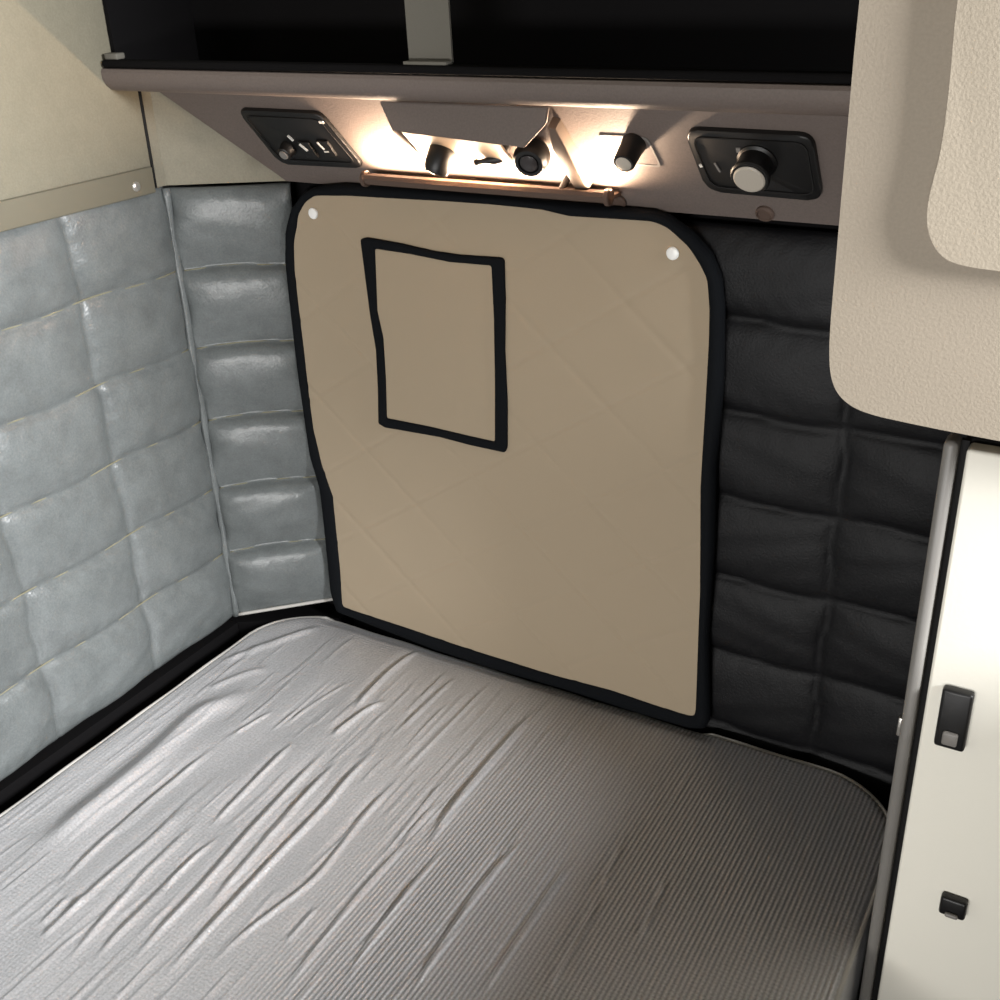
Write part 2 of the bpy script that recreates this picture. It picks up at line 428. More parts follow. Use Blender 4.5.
# left silver panel
lp = thing('quilted_wall_panel', 'wide silver grey quilted vinyl panel along the left wall under the khaki rail', 'wall panel', (XL, -0.8, 0))
U_L = [-1.47, -1.27, -1.10, -0.93, -0.76, -0.593, -0.425, -0.252, -0.0853]
pl_left = lambda u, v, h: (XL - 0.004 + h, u, v)
quilt('padding', U_L, ROWS, -1.47, -0.0853, 0.004, 0.662, pl_left, 0.0125, M['silver'], lp, seed=2, wr=0.0007)
for z in ROWS[1:-1]:
    y = np.linspace(-1.46, -0.089, 90)
    seam_line(lp, [(XL - 0.0035, a, z - 0.0025 * math.sin(a * 33 + 6)) for a in y])

# slanted corner panel
cp = thing('quilted_wall_panel', 'narrow silver grey quilted panel slanting across the corner left of the tan cover', 'wall panel', (-0.39, -0.04, 0))
cd = np.array([CX - XL, 0 - CY]); CLEN = float(np.linalg.norm(cd)); cd = cd / CLEN
cn = np.array([cd[1], -cd[0]])
def pl_corner(u, v, h):
    return (XL + cd[0] * u + cn[0] * (h - 0.003), CY + cd[1] * u + cn[1] * (h - 0.003), v + 0.024 * (u / CLEN) * (1 - v / 0.665))
quilt('padding', [0.0005, CLEN - 0.004], ROWS, 0.0005, CLEN - 0.004, 0.004, 0.660, pl_corner, 0.019, M['silver'], cp, step=0.003, seed=5, wr=0.0005, droop=1.0)
tube('corner_piping', [(XL - 0.0015 + 0.0008 * math.sin(z * 40), CY + 0.001, z) for z in np.linspace(0.005, 0.66, 60)], 0.0055, M['silver'], cp, seg=10)
for z in ROWS[1:-1]:
    u = np.linspace(0.006, CLEN - 0.006, 16)
    seam_line(cp, [pl_corner(a, z - 0.0025 * math.sin(a * 33 + 15), 0.0) for a in u])

tube('hem', [pl_corner(a, 0.006, 0.002) for a in np.linspace(0.002, CLEN - 0.005, 14)], 0.0028, M['piping'], cp, seg=8)

# black panel on the end wall
bp = thing('quilted_wall_panel', 'black quilted vinyl panel on the end wall behind the tan cover', 'wall panel', (0.2, 0, 0))
pl_back = lambda u, v, h: (u, 0.010 - h, v)
U_B = [-0.305, -0.08, 0.165, 0.417, 0.66]
quilt('padding', U_B, [-0.105] + ROWS[:-1] + [0.652], -0.305, 0.66, -0.105, 0.652, pl_back, 0.0125, M['black_vinyl'], bp, step=0.005, seed=9, wr=0.0006, droop=-0.2)

# ---- headliner above the quilting
hl = thing('headliner_panel', 'cream headliner panel on the upper left wall above the khaki rail', 'headliner', (XL, -0.8, 0.69))
box('panel', (-0.480, -1.47, 0.664), (XL + 0.001, -0.104, 1.618), M['headliner'], hl, 0.002)
tube('seam_gasket', [(XL + 0.0005, -0.1025, z) for z in np.linspace(0.664, 0.783, 12)], 0.0022, M['rubber'], hl, seg=8)
rail = thing('trim_rail', 'khaki rail with one round screw, running above the left quilted panel', 'trim', (XL, -0.8, 0.675))
bm = bmesh.new()
bm_box(bm, (XL + 0.0012, -1.47, 0.659), (XL + 0.007, -0.108, 0.692), 0.0022, 3)
from_bm('strip', bm, M['rail'], rail, 40)
lathe('screw', (XL + 0.0069, -0.140, 0.6725), (1, 0, 0), [(0.0062, 0), (0.0062, 0.001), (0.0045, 0.0025), (0.002, 0.003)], M['chrome'], rail, seg=20)
ch = thing('headliner_panel', 'small grey triangular headliner panel in the corner beside the overhead console', 'headliner', (-0.39, -0.04, 0.66))
ang = [(XL + 0.0006, -0.1005), (XL + 0.0006, CY + 0.0003), (CX + 0.002, -0.0005), (CX - 0.002, 0.006), (XL - 0.006, CY + 0.006), (XL - 0.018, -0.1005)]
slab('panel', ang, lambda x, y, h: (x, y, h), 0.6635, 0.7825, M['headliner2'], ch, 0.0008)

# ---- overhead console: bullnose fascia, sloping panel below it, dark shelf behind
con = thing('overhead_console', 'taupe plastic overhead console running across the top of the end wall', 'console', (0.08, -0.08, 0.66))
prof = [(-0.152, 0.8135), (-0.156, 0.8125), (-0.1578, 0.809), (-0.1572, 0.801), (-0.1535, 0.794), (-0.147, 0.7885), (-0.138, 0.7862),
        (-0.120, 0.7855), (-0.0850, 0.7855), (-0.0072, 0.6661), (-0.0060, 0.6635), (0.004, 0.6635), (0.004, 0.796), (-0.140, 0.796), (-0.1435, 0.799), (-0.1435, 0.8135)]
bm = bmesh.new()
xs = np.linspace(-0.4585, 0.66, 30)
rings = []
for x in xs:
    rings.append([bm.verts.new((float(x), y, z)) for (y, z) in prof])
k = len(prof)
for a, b in zip(rings[:-1], rings[1:]):
    for j in range(k):
        bm.faces.new((a[j], a[(j + 1) % k], b[(j + 1) % k], b[j]))
bm.faces.new(rings[0][::-1]); bm.faces.new(rings[-1])
# left end is cut along the slanted corner
co = Vector((XL + cn[0] * 0.0022, CY + cn[1] * 0.0022, 0))
g = bm.verts[:] + bm.edges[:] + bm.faces[:]
bmesh.ops.bisect_plane(bm, geom=g, plane_co=co, plane_no=Vector((-cn[0], -cn[1], 0)), clear_outer=True)
bmesh.ops.holes_fill(bm, edges=[e for e in bm.edges if e.is_boundary], sides=0)
from_bm('housing', bm, M['console'], con, 28)
# dark lip moulding on top of the fascia and lining of the shelf
box('lip', (-0.457, -0.1568, 0.8140), (0.66, -0.138, 0.8225), M['blackmat'], con, 0.003)
bm = bmesh.new()
bm_box(bm, (-0.455, -0.137, 0.797), (0.66, 0.000, 0.800))
bm_box(bm, (-0.455, 0.0005, 0.8), (0.66, 0.004, 1.618))
bm_box(bm, (-0.458, -0.137, 0.800), (-0.452, 0.004, 1.618))
from_bm('shelf_lining', bm, M['blackmat'], con)
box('end_bracket', (-0.4530, -0.154, 0.8227), (-0.432, -0.140, 0.830), M['strap'], con, 0.002)

N_ = np.array([0, -0.128, -0.083]); N_ /= np.linalg.norm(N_)
S_ = np.array([0, -0.083, 0.128]); S_ /= np.linalg.norm(S_)
P0 = np.array([0, 0, 0.655]) + N_ * 0.0003
def sof(x, s, h): return np.array([x, 0, 0]) + P0 + S_ * s + N_ * h
for (x, s) in ((0.1512, 0.0210), (0.3161, 0.0200)):
    lathe('screw_cap', sof(x, s, -0.0005), N_, [(0.0098, 0), (0.0098, 0.003), (0.0078, 0.005), (0.0066, 0.0032), (0.003, 0.003)], M['bar'], con, seg=24)

# light bar tucked along the lower edge
lb = thing('light_bar', 'slim brown light bar glowing under the overhead console, just above the tan cover', 'light', (-0.005, -0.045, 0.683))
BX0, BX1 = -0.165, 0.155
pb = [(-0.0535, 0.6840), (-0.051, 0.6785), (-0.045, 0.676), (-0.0385, 0.6785), (-0.0365, 0.684), (-0.0385, 0.6885), (-0.0515, 0.6885)]
V = []; F = []
xs = np.linspace(BX0, BX1, 12)
for x in xs: V += [(x, y, z) for (y, z) in pb]
F = grid_faces(len(xs), 7, wrap=True); F.append(tuple(range(7))); F.append(tuple((len(xs) - 1) * 7 + j for j in range(7)))
o = mesh('bar_housing', V, F, M['bar'], lb); o.data.set_sharp_from_angle(angle=0.6)
box('spill_shield', (BX0 + 0.004, -0.0380, 0.6795), (BX1 - 0.004, -0.0200, 0.6830), M['bar'], lb, 0.001)  # hidden plate added to keep the bar's light off the cover
for x in (BX0, BX1):
    lathe('end_cap', (x - 0.003, -0.045, 0.6830), (1, 0, 0), [(0.0085, 0), (0.0095, 0.001), (0.0095, 0.005), (0.0085, 0.006)], M['bar'], lb, seg=20)
    box('mounting_tab', (x - 0.004, -0.0385, 0.6795), (x + 0.004, -0.0205, 0.6845), M['bar'], lb, 0.001)

# ---- lamp housing in the middle of the console
lh = thing('lamp_housing', 'boxy taupe lamp housing jutting from the middle of the overhead console', 'lamp housing', (0.02, -0.09, 0.75))
# front apron (thin shell) with tapering cheeks and a sloping plate that carries the lamps
def quadplate(name, pts, t, m, parent):
    P = np.array(pts, float)
    nn = np.cross(P[1] - P[0], P[-1] - P[0]); nn /= np.linalg.norm(nn)
    V = list(P) + list(P + nn * t)
    n = len(P)
    F = [tuple(range(n))[::-1], tuple(range(n, 2 * n))] + [(i, (i + 1) % n, n + (i + 1) % n, n + i) for i in range(n)]
    bm = bmesh.new()
    vs = [bm.verts.new(tuple(map(float, v))) for v in V]
    for f in F: bm.faces.new([vs[i] for i in f])
    bmesh.ops.bevel(bm, geom=bm.edges[:], offset=t * 0.25, segments=2, affect='EDGES')
    return from_bm(name, bm, m, parent, 40)
A0 = (-0.083, -0.112, 0.7815); A1 = (0.122, -0.112, 0.7815)
B0 = (-0.068, -0.113, 0.752); B1 = (0.093, -0.113, 0.7415)
quadplate('apron', [A0, B0, B1, (0.119, -0.113, 0.766), A1], 0.004, M['console'], lh)
L0 = tuple(sof(-0.077, 0.053, 0.001)); L1 = tuple(sof(0.046, 0.046, 0.001))
U0 = tuple(sof(-0.094, 0.128, 0.001)); U1 = tuple(sof(0.118, 0.128, 0.001))
quadplate('cheek', [A0, U0, L0, B0], 0.003, M['console'], lh)
quadplate('lamp_plate', [(B0[0] + 0.004, -0.106, 0.752), tuple(sof(-0.072, 0.058, 0.004)), tuple(sof(0.046, 0.052, 0.004)), (0.06, -0.106, 0.7445)], 0.003, M['beige_fin'], lh)
slab('fin', [(0.105, 0.134), (0.113, 0.131), (0.130, 0.052), (0.127, 0.046), (0.113, 0.050), (0.102, 0.105)], sof, 0.0005, 0.017, M['fin'], lh, 0.002)
for (x, s) in ((-0.062, 0.080), (0.098, 0.050)):
    lathe('rivet', sof(x, s, 0.0), N_, [(0.004, 0), (0.004, 0.02), (0.002, 0.022)], M['black'], lh, seg=14)

def swivel_lamp(label, x, s, h, axis, L, r):
    o = sof(x, s, h)
    t = thing('reading_lamp', label, 'lamp', tuple(o), 'black swivel reading lamps')
    ax = np.array(axis, float); ax /= np.linalg.norm(ax)
    lathe('mount', sof(x, s, 0.002), o - sof(x, s, 0.002) + 1e-6, [(r * 0.45, 0), (r * 0.45, max(h - 0.002, 0.003))], M['black'], t, seg=20)
    lathe('lamp_head', o, ax, [(r * 0.5, -0.010), (r * 0.85, -0.006), (r, 0.0), (r, L * 0.6), (r * 0.92, L * 0.85), (r * 0.8, L), (r * 0.6, L), (r * 0.55, L - 0.004)], M['black'], t, seg=32)
    lathe('lens', o + ax * (L - 0.0015), ax, [(r * 0.5, 0), (r * 0.5, 0.0012), (r * 0.3, 0.0025)], M['lens'], t, seg=20)
    return t
swivel_lamp('black swivel reading lamp pointing down, on the left under the lamp housing', -0.031, 0.103, 0.026, (-0.22, -0.35, -0.90), 0.026, 0.0150)
swivel_lamp('black swivel reading lamp facing forward beside the beige fin', 0.075, 0.094, 0.014, (0.15, -0.90, -0.42), 0.018, 0.0195)

sw = thing('toggle_switch', 'tiny dark toggle switch between the two reading lamps', 'switch', tuple(sof(0.034, 0.092, 0.016)))
lathe('base', sof(0.034, 0.092, 0.002), N_, [(0.006, 0), (0.006, 0.016), (0.0045, 0.020)], M['black'], sw, seg=18)
lathe('lever', sof(0.034, 0.092, 0.022), (-0.92, -0.30, -0.15), [(0.0055, -0.005), (0.0060, 0.004), (0.0030, 0.014), (0.0028, 0.021), (0.0042, 0.024), (0.003, 0.027)], M['black'], sw, seg=16)
slab('slot_cover', [(-0.006, 0.060), (0.026, 0.057), (0.026, 0.066), (-0.006, 0.068)], sof, 0.0004, 0.004, M['bar'], sw, 0.001)

# ---- small switch with a parallelogram bezel
bz = thing('rotary_switch', 'black rotary knob with pale tip in a thin parallelogram bezel, right of the lamp housing', 'switch', tuple(sof(0.18, 0.094, 0)))
o1 = round_poly([(0.150, 0.1130), (0.2055, 0.1125), (0.2135, 0.0735), (0.158, 0.0755)], 0.006)
c_ = np.mean(o1, 0)
i1 = [tuple(c_ + (np.array(p) - c_) * np.array([0.925, 0.86])) for p in o1]
bm = bmesh.new()
ra = [bm.verts.new(tuple(map(float, sof(p[0], p[1], 0.0004)))) for p in o1]
rb = [bm.verts.new(tuple(map(float, sof(p[0], p[1], 0.0010)))) for p in o1]
rc = [bm.verts.new(tuple(map(float, sof(p[0], p[1], 0.0010)))) for p in i1]
rd = [bm.verts.new(tuple(map(float, sof(p[0], p[1], 0.0004)))) for p in i1]
n = len(o1)
for A, B in ((ra, rb), (rb, rc), (rc, rd), (rd, ra)):
    for i in range(n): bm.faces.new((A[i], A[(i + 1) % n], B[(i + 1) % n], B[i]))
from_bm('bezel', bm, M['grey_plastic'], bz)
slab('plate', i1, sof, 0.0002, 0.0006, M['console'], bz)
lathe('knob', sof(0.189, 0.104, 0.001), N_, [(0.013, 0), (0.013, 0.003), (0.0122, 0.006), (0.0115, 0.028), (0.0105, 0.030)], M['black'], bz, seg=28)
lathe('knob_tip', sof(0.189, 0.104, 0.0302), N_, [(0.0085, 0), (0.0085, 0.001), (0.006, 0.002)], M['pale'], bz, seg=24)

# ---- black control panels
def ring_panel(name, label, outline, cat):
    t = thing(name, label, cat, tuple(sof(float(np.mean([p[0] for p in outline])), float(np.mean([p[1] for p in outline])), 0)))
    c = np.mean(outline, 0)
    slab('faceplate', outline, sof, 0.0004, 0.006, M['black'], t, 0.002)
    inn = [tuple(c + (np.array(p) - c) * np.array([0.90, 0.82])) for p in outline]
    n = len(outline)
    bm = bmesh.new()
    ra = [bm.verts.new(tuple(map(float, sof(p[0], p[1], 0.0062)))) for p in inn]
    inn2 = [tuple(c + (np.array(p) - c) * np.array([0.88, 0.78])) for p in outline]
    rb = [bm.verts.new(tuple(map(float, sof(p[0], p[1], 0.0062)))) for p in inn2]
    rc = [bm.verts.new(tuple(map(float, sof(p[0], p[1], 0.0072)))) for p in inn2]
    rd = [bm.verts.new(tuple(map(float, sof(p[0], p[1], 0.0072)))) for p in inn]
    for A, B in ((ra, rd), (rd, rc), (rc, rb), (rb, ra)):
        for i in range(n): bm.faces.new((A[i], A[(i + 1) % n], B[(i + 1) % n], B[i]))
    from_bm('raised_border', bm, M['black'], t)
    return t
lo = round_poly([(-0.328, 0.1290), (-0.2010, 0.1288), (-0.1760, 0.0480), (-0.3085, 0.0450)], 0.012)
lpn = ring_panel('control_panel', 'black parallelogram control panel with small buttons at the left end of the overhead console', lo, 'control panel')
lathe('dial', sof(-0.2785, 0.0735, 0.006), N_, [(0.0105, 0), (0.0105, 0.004), (0.009, 0.007), (0.009, 0.012), (0.0078, 0.013)], M['black'], lpn, seg=26)
tag(lathe('dial_cap', sof(-0.2785, 0.0735, 0.0192), N_, [(0.0062, 0), (0.0055, 0.0012)], M['grey_plastic'], lpn, seg=20), 'grey cap in the middle of the dial')
def mark(parent, x, s, w, h, ang, m=None, name='symbol', hh=0.0074):
    c, q = math.cos(ang), math.sin(ang)
    pts = [(x + a * c - b * q, s + a * q + b * c) for a, b in ((-w, -h), (w, -h), (w, h), (-w, h))]
    return slab(name, pts, sof, hh - 0.0016, hh, m or M['white_mark'], parent)
def button(parent, x, s, w, h):
    return slab('button', round_poly([(x - w, s - h), (x + w, s - h), (x + w - 0.003, s + h), (x - w - 0.003, s + h)], 0.002), sof, 0.0055, 0.0095, M['black'], parent, 0.001)
button(lpn, -0.245, 0.0745, 0.009, 0.012)
button(lpn, -0.215, 0.0780, 0.009, 0.012)
mark(lpn, -0.2660, 0.0900, 0.0016, 0.0045, 0.5)
mark(lpn, -0.2500, 0.0790, 0.0020, 0.0062, 0.6, hh=0.0100)
mark(lpn, -0.2215, 0.0830, 0.0013, 0.0062, 0.45, hh=0.0100)
mark(lpn, -0.2170, 0.0745, 0.0035, 0.0010, 0.1, hh=0.0100)
mark(lpn, -0.2040, 0.1170, 0.0030, 0.0016, 0.0)
ro = round_poly([(0.2490, 0.1290), (0.3755, 0.1280), (0.3790, 0.0470), (0.2600, 0.0500)], 0.015)
rpn = ring_panel('control_panel', 'black control panel with a big round knob at the right end of the overhead console', ro, 'control panel')
lathe('knob_base', sof(0.3190, 0.0945, 0.005), N_, [(0.020, 0), (0.020, 0.003), (0.0175, 0.005), (0.0172, 0.016), (0.0192, 0.020), (0.0196, 0.024), (0.0182, 0.026)], M['black'], rpn, seg=36)
tag(lathe('knob_cap', sof(0.3190, 0.0945, 0.0308), N_, [(0.0158, 0), (0.0158, 0.001), (0.0142, 0.0022)], M['pale'], rpn, seg=32), 'pale grey round face of the knob')
mark(rpn, 0.2600, 0.0850, 0.0016, 0.0018, 0.3)
mark(rpn, 0.2770, 0.0840, 0.0010, 0.0060, 0.35, M['grey_plastic'])
mark(rpn, 0.3020, 0.1075, 0.0022, 0.0028, 0.0, M['grey_plastic'])

# ---- webbing strap across the shelf opening
st = thing('shelf_strap', 'short grey vertical strap crossing the dark shelf above the console', 'strap', (0.0, -0.14, 0.83))
V = []; F = []
zz = np.linspace(0.8240, 1.615, 40)
for z in zz:
    y = -0.142 - 0.004 * math.sin((z - 0.83) * 6)
    for (x, d) in ((-0.0235, 0), (0.028, 0), (0.028, 0.003), (-0.0235, 0.003)):
        V.append((x, y + d, z))
F = grid_faces(len(zz), 4, wrap=True) + [(0, 1, 2, 3), tuple((len(zz) - 1) * 4 + j for j in range(4))]
mesh('webbing', V, F, M['strap'], st, smooth=False)
box('anchor', (-0.0235, -0.1535, 0.8228), (0.028, -0.1390, 0.8262), M['strap'], st, 0.001)

# ---- tan cover with black binding
cov = thing('quilted_cover', 'tan quilted cover with black binding standing at the end of the bunk', 'cover', (-0.03, -0.012, 0.0))
NA = 900
CC = (-0.03, 0.32)
th, ro_ = by_angle(OUTER, NA, CC, 2)
ro_ = ro_ + 0.0016 * np.clip((0.75 - np.sin(th)) / 0.2, 0, 1)
th, ri_ = by_angle(INNER, NA, CC, 3)
def quilt_h(x, z):
    # faint diamond quilting
    a = 0.0
    for (dx, dz, p, o) in ((-0.55, 0.835, 0.098, 0.012), (0.66, 0.751, 0.112, 0.03)):
        w = (x * dx + z * dz + o) / p
        d = np.abs(w - np.round(w)) * p
        a = a - 0.0008 * np.exp(-(d / 0.0035) ** 2) - 0.0002 * np.cos(2 * np.pi * (w - 0.5))
    return a
fr = np.concatenate([np.linspace(0.0, 1.0, 110)])
V = []
YF = -0.0155
for f in fr[1:]:
    rr = ri_ + 0.006
    x = CC[0] + f * rr * np.cos(th); z = CC[1] + f * rr * np.sin(th)
    h = quilt_h(x, z) * np.clip((1 - f) / 0.02, 0, 1)
    V += list(zip(x, YF - h, z))
nf = len(fr) - 1
F = grid_faces(nf, NA, wrap=True)
c0 = len(V); V.append((CC[0], YF, CC[1]))
F += [(c0, (j + 1) % NA, j) for j in range(NA)]
base = len(V)
rr = ri_ + 0.006
V += list(zip(CC[0] + rr * np.cos(th), np.full(NA, -0.0045), CC[1] + rr * np.sin(th)))
e0 = (nf - 1) * NA
F += [(e0 + j, e0 + (j + 1) % NA, base + (j + 1) % NA, base + j) for j in range(NA)]
F.append(tuple(base + j for j in range(NA)))
mesh('quilted_panel', V, F, M['tan'], cov)

def binding_loop(name, th, ro, ri, c, y_back, y_front, parent, m, lim=None):
    n = len(th); k = 9
    V = []
    for q in range(k):
        t = q / (k - 1)
        r = ri + (ro - ri) * t
        bulge = (1 - abs(2 * t - 1) ** 3)
        y = y_back + (y_front - y_back) * (0.55 + 0.45 * bulge)
        V += [(c[0] + r[j] * math.cos(th[j]), y, c[1] + r[j] * math.sin(th[j])) for j in range(n)]
    for r in (ro, ri):
        V += [(c[0] + r[j] * math.cos(th[j]), y_back, c[1] + r[j] * math.sin(th[j])) for j in range(n)]
    order = list(range(k)) + [k, k + 1]
    F = []
    for a, b in zip(order, order[1:] + order[:1]):
        F += [(a * n + j, a * n + (j + 1) % n, b * n + (j + 1) % n, b * n + j) for j in range(n)]
    return mesh(name, V, F, m, parent)
binding_loop('edge_binding', th, ro_, ri_, CC, -0.0035, -0.0195, cov, M['binding'])
# window flap
FC = (-0.095, 0.475)
tf, fo_ = by_angle(FO, 500, FC, 1)
tf, fi_ = by_angle(FI, 500, FC, 1)
V = []
rr = fi_ + 0.004
for f in np.linspace(0.05, 1, 20):
    V += list(zip(FC[0] + f * rr * np.cos(tf), np.full(500, -0.0178), FC[1] + f * rr * np.sin(tf)))
F = grid_faces(20, 500, wrap=True) + [tuple(range(500))]
b0 = len(V)
V += list(zip(FC[0] + rr * np.cos(tf), np.full(500, -0.0166), FC[1] + rr * np.sin(tf)))
F += [(19 * 500 + j, 19 * 500 + (j + 1) % 500, b0 + (j + 1) % 500, b0 + j) for j in range(500)] + [tuple(b0 + j for j in range(500))]
fl = mesh('window_flap', V, F, M['tan'], cov)
binding_loop('flap_binding', tf, fo_, fi_, FC, -0.0160, -0.0202, fl, M['binding'])
for (x, z) in SNAP:
    lathe('snap', (x, YF + 0.0005, z), (0, -1, 0), [(0.0072, 0), (0.0072, 0.0018), (0.0062, 0.003), (0.0030, 0.0038)], M['snap'], cov, seg=26)

# ---- mattress
mt = thing('mattress', 'grey satin covered bunk mattress with long wrinkles and piped edge', 'mattress', (0.065, -0.85, -0.164))
X0, X1, Y0, Y1 = -0.417, 0.546, -1.95, -0.0110
HX, HY, MC = (X1 - X0) / 2, (Y1 - Y0) / 2, ((X0 + X1) / 2, (Y0 + Y1) / 2)
RC = 0.105
NX = 470
a = np.linspace(-1, 1, NX)
yb = np.concatenate([np.linspace(Y0, -0.92, 40)[:-1], np.linspace(-0.92, -0.06, 400)[:-1], np.linspace(-0.06, Y1, 45)])
b = (yb - MC[1]) / HY
A, B = np.meshgrid(a, b, indexing='ij')
m_ = np.maximum(np.maximum(np.abs(A), np.abs(B)), 1e-9)
qx, qy = A / m_ * HX, B / m_ * HY
ix, iy = np.clip(qx, -HX + RC, HX - RC), np.clip(qy, -HY + RC, HY - RC)
dx, dy = qx - ix, qy - iy
dl = np.maximum(np.hypot(dx, dy), 1e-9)
corner = (np.abs(dx) > 1e-9) & (np.abs(dy) > 1e-9)
qx = np.where(corner, ix + dx / dl * RC, qx); qy = np.where(corner, iy + dy / dl * RC, qy)
PX, PY = m_ * qx + MC[0], m_ * qy + MC[1]
def sdf(X, Y):
    ax, ay = np.abs(X - MC[0]) - (HX - RC), np.abs(Y - MC[1]) - (HY - RC)
    return -(np.hypot(np.maximum(ax, 0), np.maximum(ay, 0)) + np.minimum(np.maximum(ax, ay), 0) - RC)
D = np.clip(sdf(PX, PY), 0, None)
RE = 0.012
Z = -RE * (1 - np.sqrt(np.clip(1 - (1 - np.clip(D / RE, 0, 1)) ** 2, 0, 1)))
W = np.zeros_like(Z)
def stroke(pts, s, amp):
    pts = np.array(pts)
    L = np.concatenate([[0], np.cumsum(np.hypot(*np.diff(pts, axis=0).T))])
    # densify with a gentle curve
    t = np.linspace(0, L[-1], max(4, 6 * len(pts)))
    X = np.interp(t, L, pts[:, 0]); Y = np.interp(t, L, pts[:, 1])
    for _ in range(4):
        X[1:-1] = (X[:-2] + 2 * X[1:-1] + X[2:]) / 4; Y[1:-1] = (Y[:-2] + 2 * Y[1:-1] + Y[2:]) / 4
    pad = s * 6
    sel = (PX > X.min() - pad) & (PX < X.max() + pad) & (PY > Y.min() - pad) & (PY < Y.max() + pad)
    if not sel.any(): return
    x, y = PX[sel], PY[sel]
    best = np.full(x.shape, 9.0); sd = np.zeros_like(best); tt = np.zeros_like(best)
    for i in range(len(X) - 1):
        ex, ey = X[i + 1] - X[i], Y[i + 1] - Y[i]
        l2 = ex * ex + ey * ey + 1e-12
        u = np.clip(((x - X[i]) * ex + (y - Y[i]) * ey) / l2, 0, 1)
        vx, vy = x - X[i] - u * ex, y - Y[i] - u * ey
        d = np.hypot(vx, vy)
        q = d < best
        best = np.where(q, d, best)
        sd = np.where(q, np.sign(ex * vy - ey * vx) * d * -1, sd)
        tt = np.where(q, (t[i] + u * (t[i + 1] - t[i])) / L[-1], tt)
    env = np.clip(np.minimum(tt, 1 - tt) / 0.22, 0, 1); env = env * env * (3 - 2 * env)
    va, k = (0.5, 1.0) if s > 0.008 else (0.85, 0.78)
    W[sel] += amp * env * (2.0 * np.exp(-(sd / (k * s)) ** 2 / 2) - va * np.exp(-((sd + 2.4 * s) / (1.7 * s)) ** 2 / 2))
for (pts, s, amp) in WR:
    stroke(pts, s * 0.001, amp * 0.001)
# many smaller pulls in the same direction
for i in range(150):
    x = rng.uniform(-0.40, 0.30); y = rng.uniform(-0.72, -0.08); L = rng.uniform(0.05, 0.16)
    k = rng.uniform(0.4, 1.0) * (1.0 if x < 0.1 else 0.6)
    stroke([(x, y - L / 2), (x + rng.normal(0, 0.002), y), (x - 0.02 * L, y + L / 2)], rng.uniform(0.0016, 0.0026), 0.0008 * k)
# soft undulation of the foam
W += 0.0010 * np.sin(PX * 60 + 2 * np.sin(PY * 9)) * np.exp(-((PX + 0.25) / 0.25) ** 2)
Z = Z + W * np.clip(D / 0.03, 0, 1)
# the cover presses a shallow crease into the far edge
px_ = np.clip((PX + 0.350) / 0.03, 0, 1) * np.clip((0.305 - PX) / 0.03, 0, 1)
py_ = np.clip((PY + 0.036) / 0.012, 0, 1)
Z = Z - 0.0030 * px_ * px_ * (3 - 2 * px_) * py_ * py_ * (3 - 2 * py_)
V = np.stack([PX, PY, Z], -1).reshape(-1, 3)
n, k = PX.shape
F = grid_faces(n, k)
rim = [i * k for i in range(n)] + [(n - 1) * k + j for j in range(1, k)] + [i * k + k - 1 for i in range(n - 2, -1, -1)] + [j for j in range(k - 2, 0, -1)]
base = len(V)
R1 = V[rim].copy()
R1[:, 2] = -0.14


V2 = np.vstack([V, R1])
L = len(rim)
F += [(rim[i], rim[(i + 1) % L], base + (i + 1) % L, base + i) for i in range(L)]
F.append(tuple(base + i for i in range(L)))
mesh('mattress_cover', V2, F, M['sheet'], mt)
def rrect(off, z):
    out = []
    r = RC + off
    for (cx, cy, a0) in ((X1 - RC, Y1 - RC, 0), (X0 + RC, Y1 - RC, 90), (X0 + RC, Y0 + RC, 180), (X1 - RC, Y0 + RC, 270)):
        for q in np.linspace(a0, a0 + 90, 16):
            out.append((cx + r * math.cos(math.radians(q)), cy + r * math.sin(math.radians(q)), z))
    P = np.array(out); P2 = resample_closed(P[:, :2], 400)
    return [(p[0], p[1], z + 0.0006 * math.sin(i * 0.7) - (0.0055 if (p[1] > -0.03 and -0.335 < p[0] < 0.292) else 0)) for i, p in enumerate(P2)]
tube('piping', rrect(-0.0022, -0.0035), 0.0026, M['piping'], mt, seg=8, closed=True)
box('base_board', (X0 + 0.01, Y0 + 0.01, -0.164), (X1 - 0.01, Y1 - 0.02, -0.1405), M['wood'], mt)

# ---- beige moulded cabinet, upper right
uc = thing('upper_cabinet', 'beige moulded plastic cabinet with a rounded lower corner hanging at upper right', 'cabinet', (0.75, -0.23, 0.58))
def pl_front(y0):
    return lambda x, z, h: (x, y0 - h, z)
def catmull(P, n=6):
    P = np.array(P, float); out = []
    for i in range(len(P) - 1):
        p0, p1, p2, p3 = P[max(i - 1, 0)], P[i], P[i + 1], P[min(i + 2, len(P) - 1)]
        for t in np.linspace(0, 1, n, endpoint=False):
            out.append(tuple(0.5 * (2 * p1 + (p2 - p0) * t + (2 * p0 - 5 * p1 + 4 * p2 - p3) * t * t + (3 * p1 - p0 - 3 * p2 + p3) * t ** 3)))
    out.append(tuple(P[-1]))
    return out
o2 = [(0.4615, 1.615), (0.4615, 0.852), (0.4625, 0.75)] + catmull([(0.4635, 0.660), (0.4648, 0.634), (0.4680, 0.614), (0.4745, 0.6005), (0.4860, 0.5915), (0.5020, 0.5870), (0.524, 0.5850), (0.562, 0.5830), (0.62, 0.581)]) + [(1.00, 0.579), (1.02, 0.59), (1.02, 1.615)]
slab('shell', o2, pl_front(-0.168), 0.0, 0.132, M['mould'], uc, 0.009, 6)
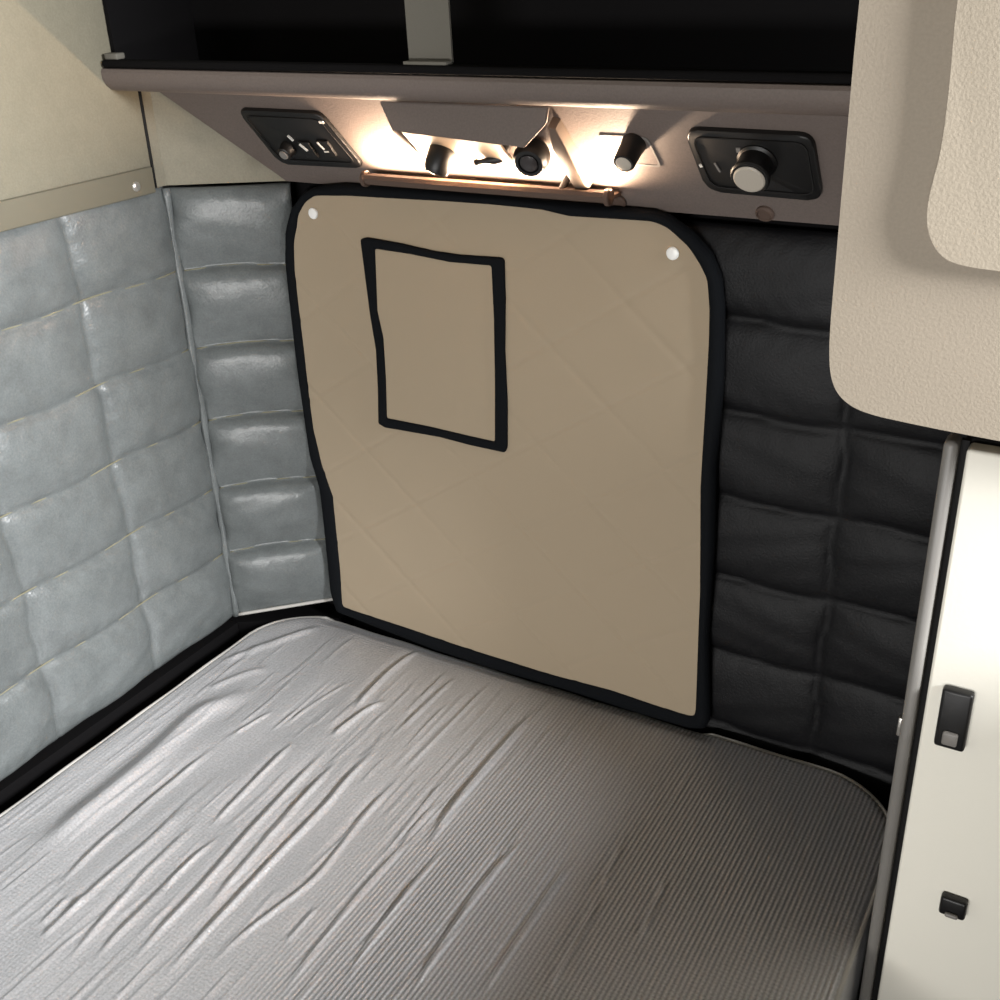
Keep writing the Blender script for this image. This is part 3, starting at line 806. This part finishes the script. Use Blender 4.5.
o3 = [(0.5275, 1.605), (0.5272, 0.90)] + catmull([(0.5275, 0.870), (0.5295, 0.825), (0.5293, 0.790), (0.5262, 0.762), (0.5262, 0.745), (0.5310, 0.729), (0.5420, 0.7170), (0.560, 0.7125), (0.60, 0.711)]) + [(1.00, 0.711), (1.00, 1.605)]
slab('raised_panel', o3, pl_front(-0.2995), 0.0, 0.012, M['mould2'], uc, 0.006, 5)

# ---- pale cabinet with dark slot, lower right
lc = thing('side_cabinet', 'cream cabinet with a grey edge trim beside the right edge of the mattress', 'cabinet', (0.8, -0.14, -0.164))
box('carcass', (0.566, -0.238, -0.164), (1.02, -0.02, 0.556), M['rubber'], lc, 0.003)
bm = bmesh.new()
bm_box(bm, (0.5525, -0.2600, -0.164), (0.5640, -0.236, 0.558), 0.0048, 4)
from_bm('edge_trim', bm, M['seal'], lc, 50)
box('seal_strip', (0.5642, -0.2440, -0.163), (0.5705, -0.2385, 0.555), M['rubber'], lc)
box('door', (0.5705, -0.2580, -0.150), (1.015, -0.2385, 0.553), M['door'], lc, 0.003)
def latch(zc, x, h, w):
    bm = bmesh.new()
    bm_box(bm, (x, -0.268, zc - h), (x + w, -0.2575, zc + h), 0.003, 3)
    l = from_bm('latch', bm, M['black'], lc, 40)
    bm = bmesh.new()
    bm_box(bm, (x + w * 0.25, -0.272, zc - h * 0.8), (x + w * 0.75, -0.2675, zc - h * 0.35), 0.002, 3)
    from_bm('latch_catch', bm, M['grey_plastic'], l, 40)
latch(0.300, 0.5835, 0.031, 0.026)
latch(0.088, 0.6130, 0.011, 0.024)
bm = bmesh.new()
bm_box(bm, (0.5496, -0.2545, 0.258), (0.5535, -0.2465, 0.278), 0.0012, 2)
tag(from_bm('clip', bm, M['chrome'], lc, 40), 'small bright metal clip')

# ------------------------------------------------------------------ light
def area(name, loc, target, sx, sy, power, rgb):
    d = bpy.data.lights.new(name, 'AREA')
    d.shape = 'RECTANGLE'; d.size = sx; d.size_y = sy; d.energy = power; d.color = rgb
    o = bpy.data.objects.new(name, d); COL.objects.link(o)
    o.location = loc
    o.rotation_euler = (Vector(target) - Vector(loc)).to_track_quat('-Z', 'Y').to_euler()
    return o
area('side_window', (2.2, -0.62, 1.25), (-0.3, -0.4, 0.2), 0.7, 0.5, WIN, (0.98, 0.99, 1.0))
area('windshield', (0.5, -3.0, 0.29), (0.1, 0.0, 0.34), 1.4, 0.3, FRONT, (1.0, 0.985, 0.96))
cov.location.y -= 0.004
# warm tube on top of the light bar shining up on the console
y, z = -0.045, 0.6905
area('light_bar_tube', (-0.031, y, z), (-0.031, y + 0.006, z + 0.1), 0.258, 0.010, TUBE, (1.0, 0.74, 0.52))
area('light_bar_tube', (0.147, y, z), (0.150, y + 0.006, z + 0.1), 0.022, 0.010, TUBE * 0.34, (1.0, 0.74, 0.52))

w = bpy.data.worlds.new('World'); SC.world = w
w.use_nodes = True
bg = w.node_tree.nodes['Background']
bg.inputs[0].default_value = (0.93, 0.96, 1.0, 1)
bg.inputs[1].default_value = AMB

# ------------------------------------------------------------------ camera
cam = bpy.data.cameras.new('Camera')
cam.sensor_width = 36; cam.lens = 36 * 1.11731592
cam.clip_start = 0.01
co_ = bpy.data.objects.new('Camera', cam); COL.objects.link(co_)
Rm = [[8.64552907e-01, 5.01260405e-01, -3.58647041e-02], [1.94842936e-01, -4.00129580e-01, -8.95506867e-01], [-4.63232664e-01, 7.67225081e-01, -4.43600241e-01]]
mw = Matrix.Identity(4)
for i in range(3):
    mw[i][0] = Rm[0][i]; mw[i][1] = -Rm[1][i]; mw[i][2] = -Rm[2][i]
mw[0][3], mw[1][3], mw[2][3] = 0.66953677, -1.14565447, 0.9262255
co_.matrix_world = mw
SC.camera = co_

vs = SC.view_settings
SC.display_settings.display_device = 'sRGB'
vs.view_transform = 'Standard'; vs.look = 'None'; vs.gamma = 1; vs.use_curve_mapping = False
vs.exposure = EXPO
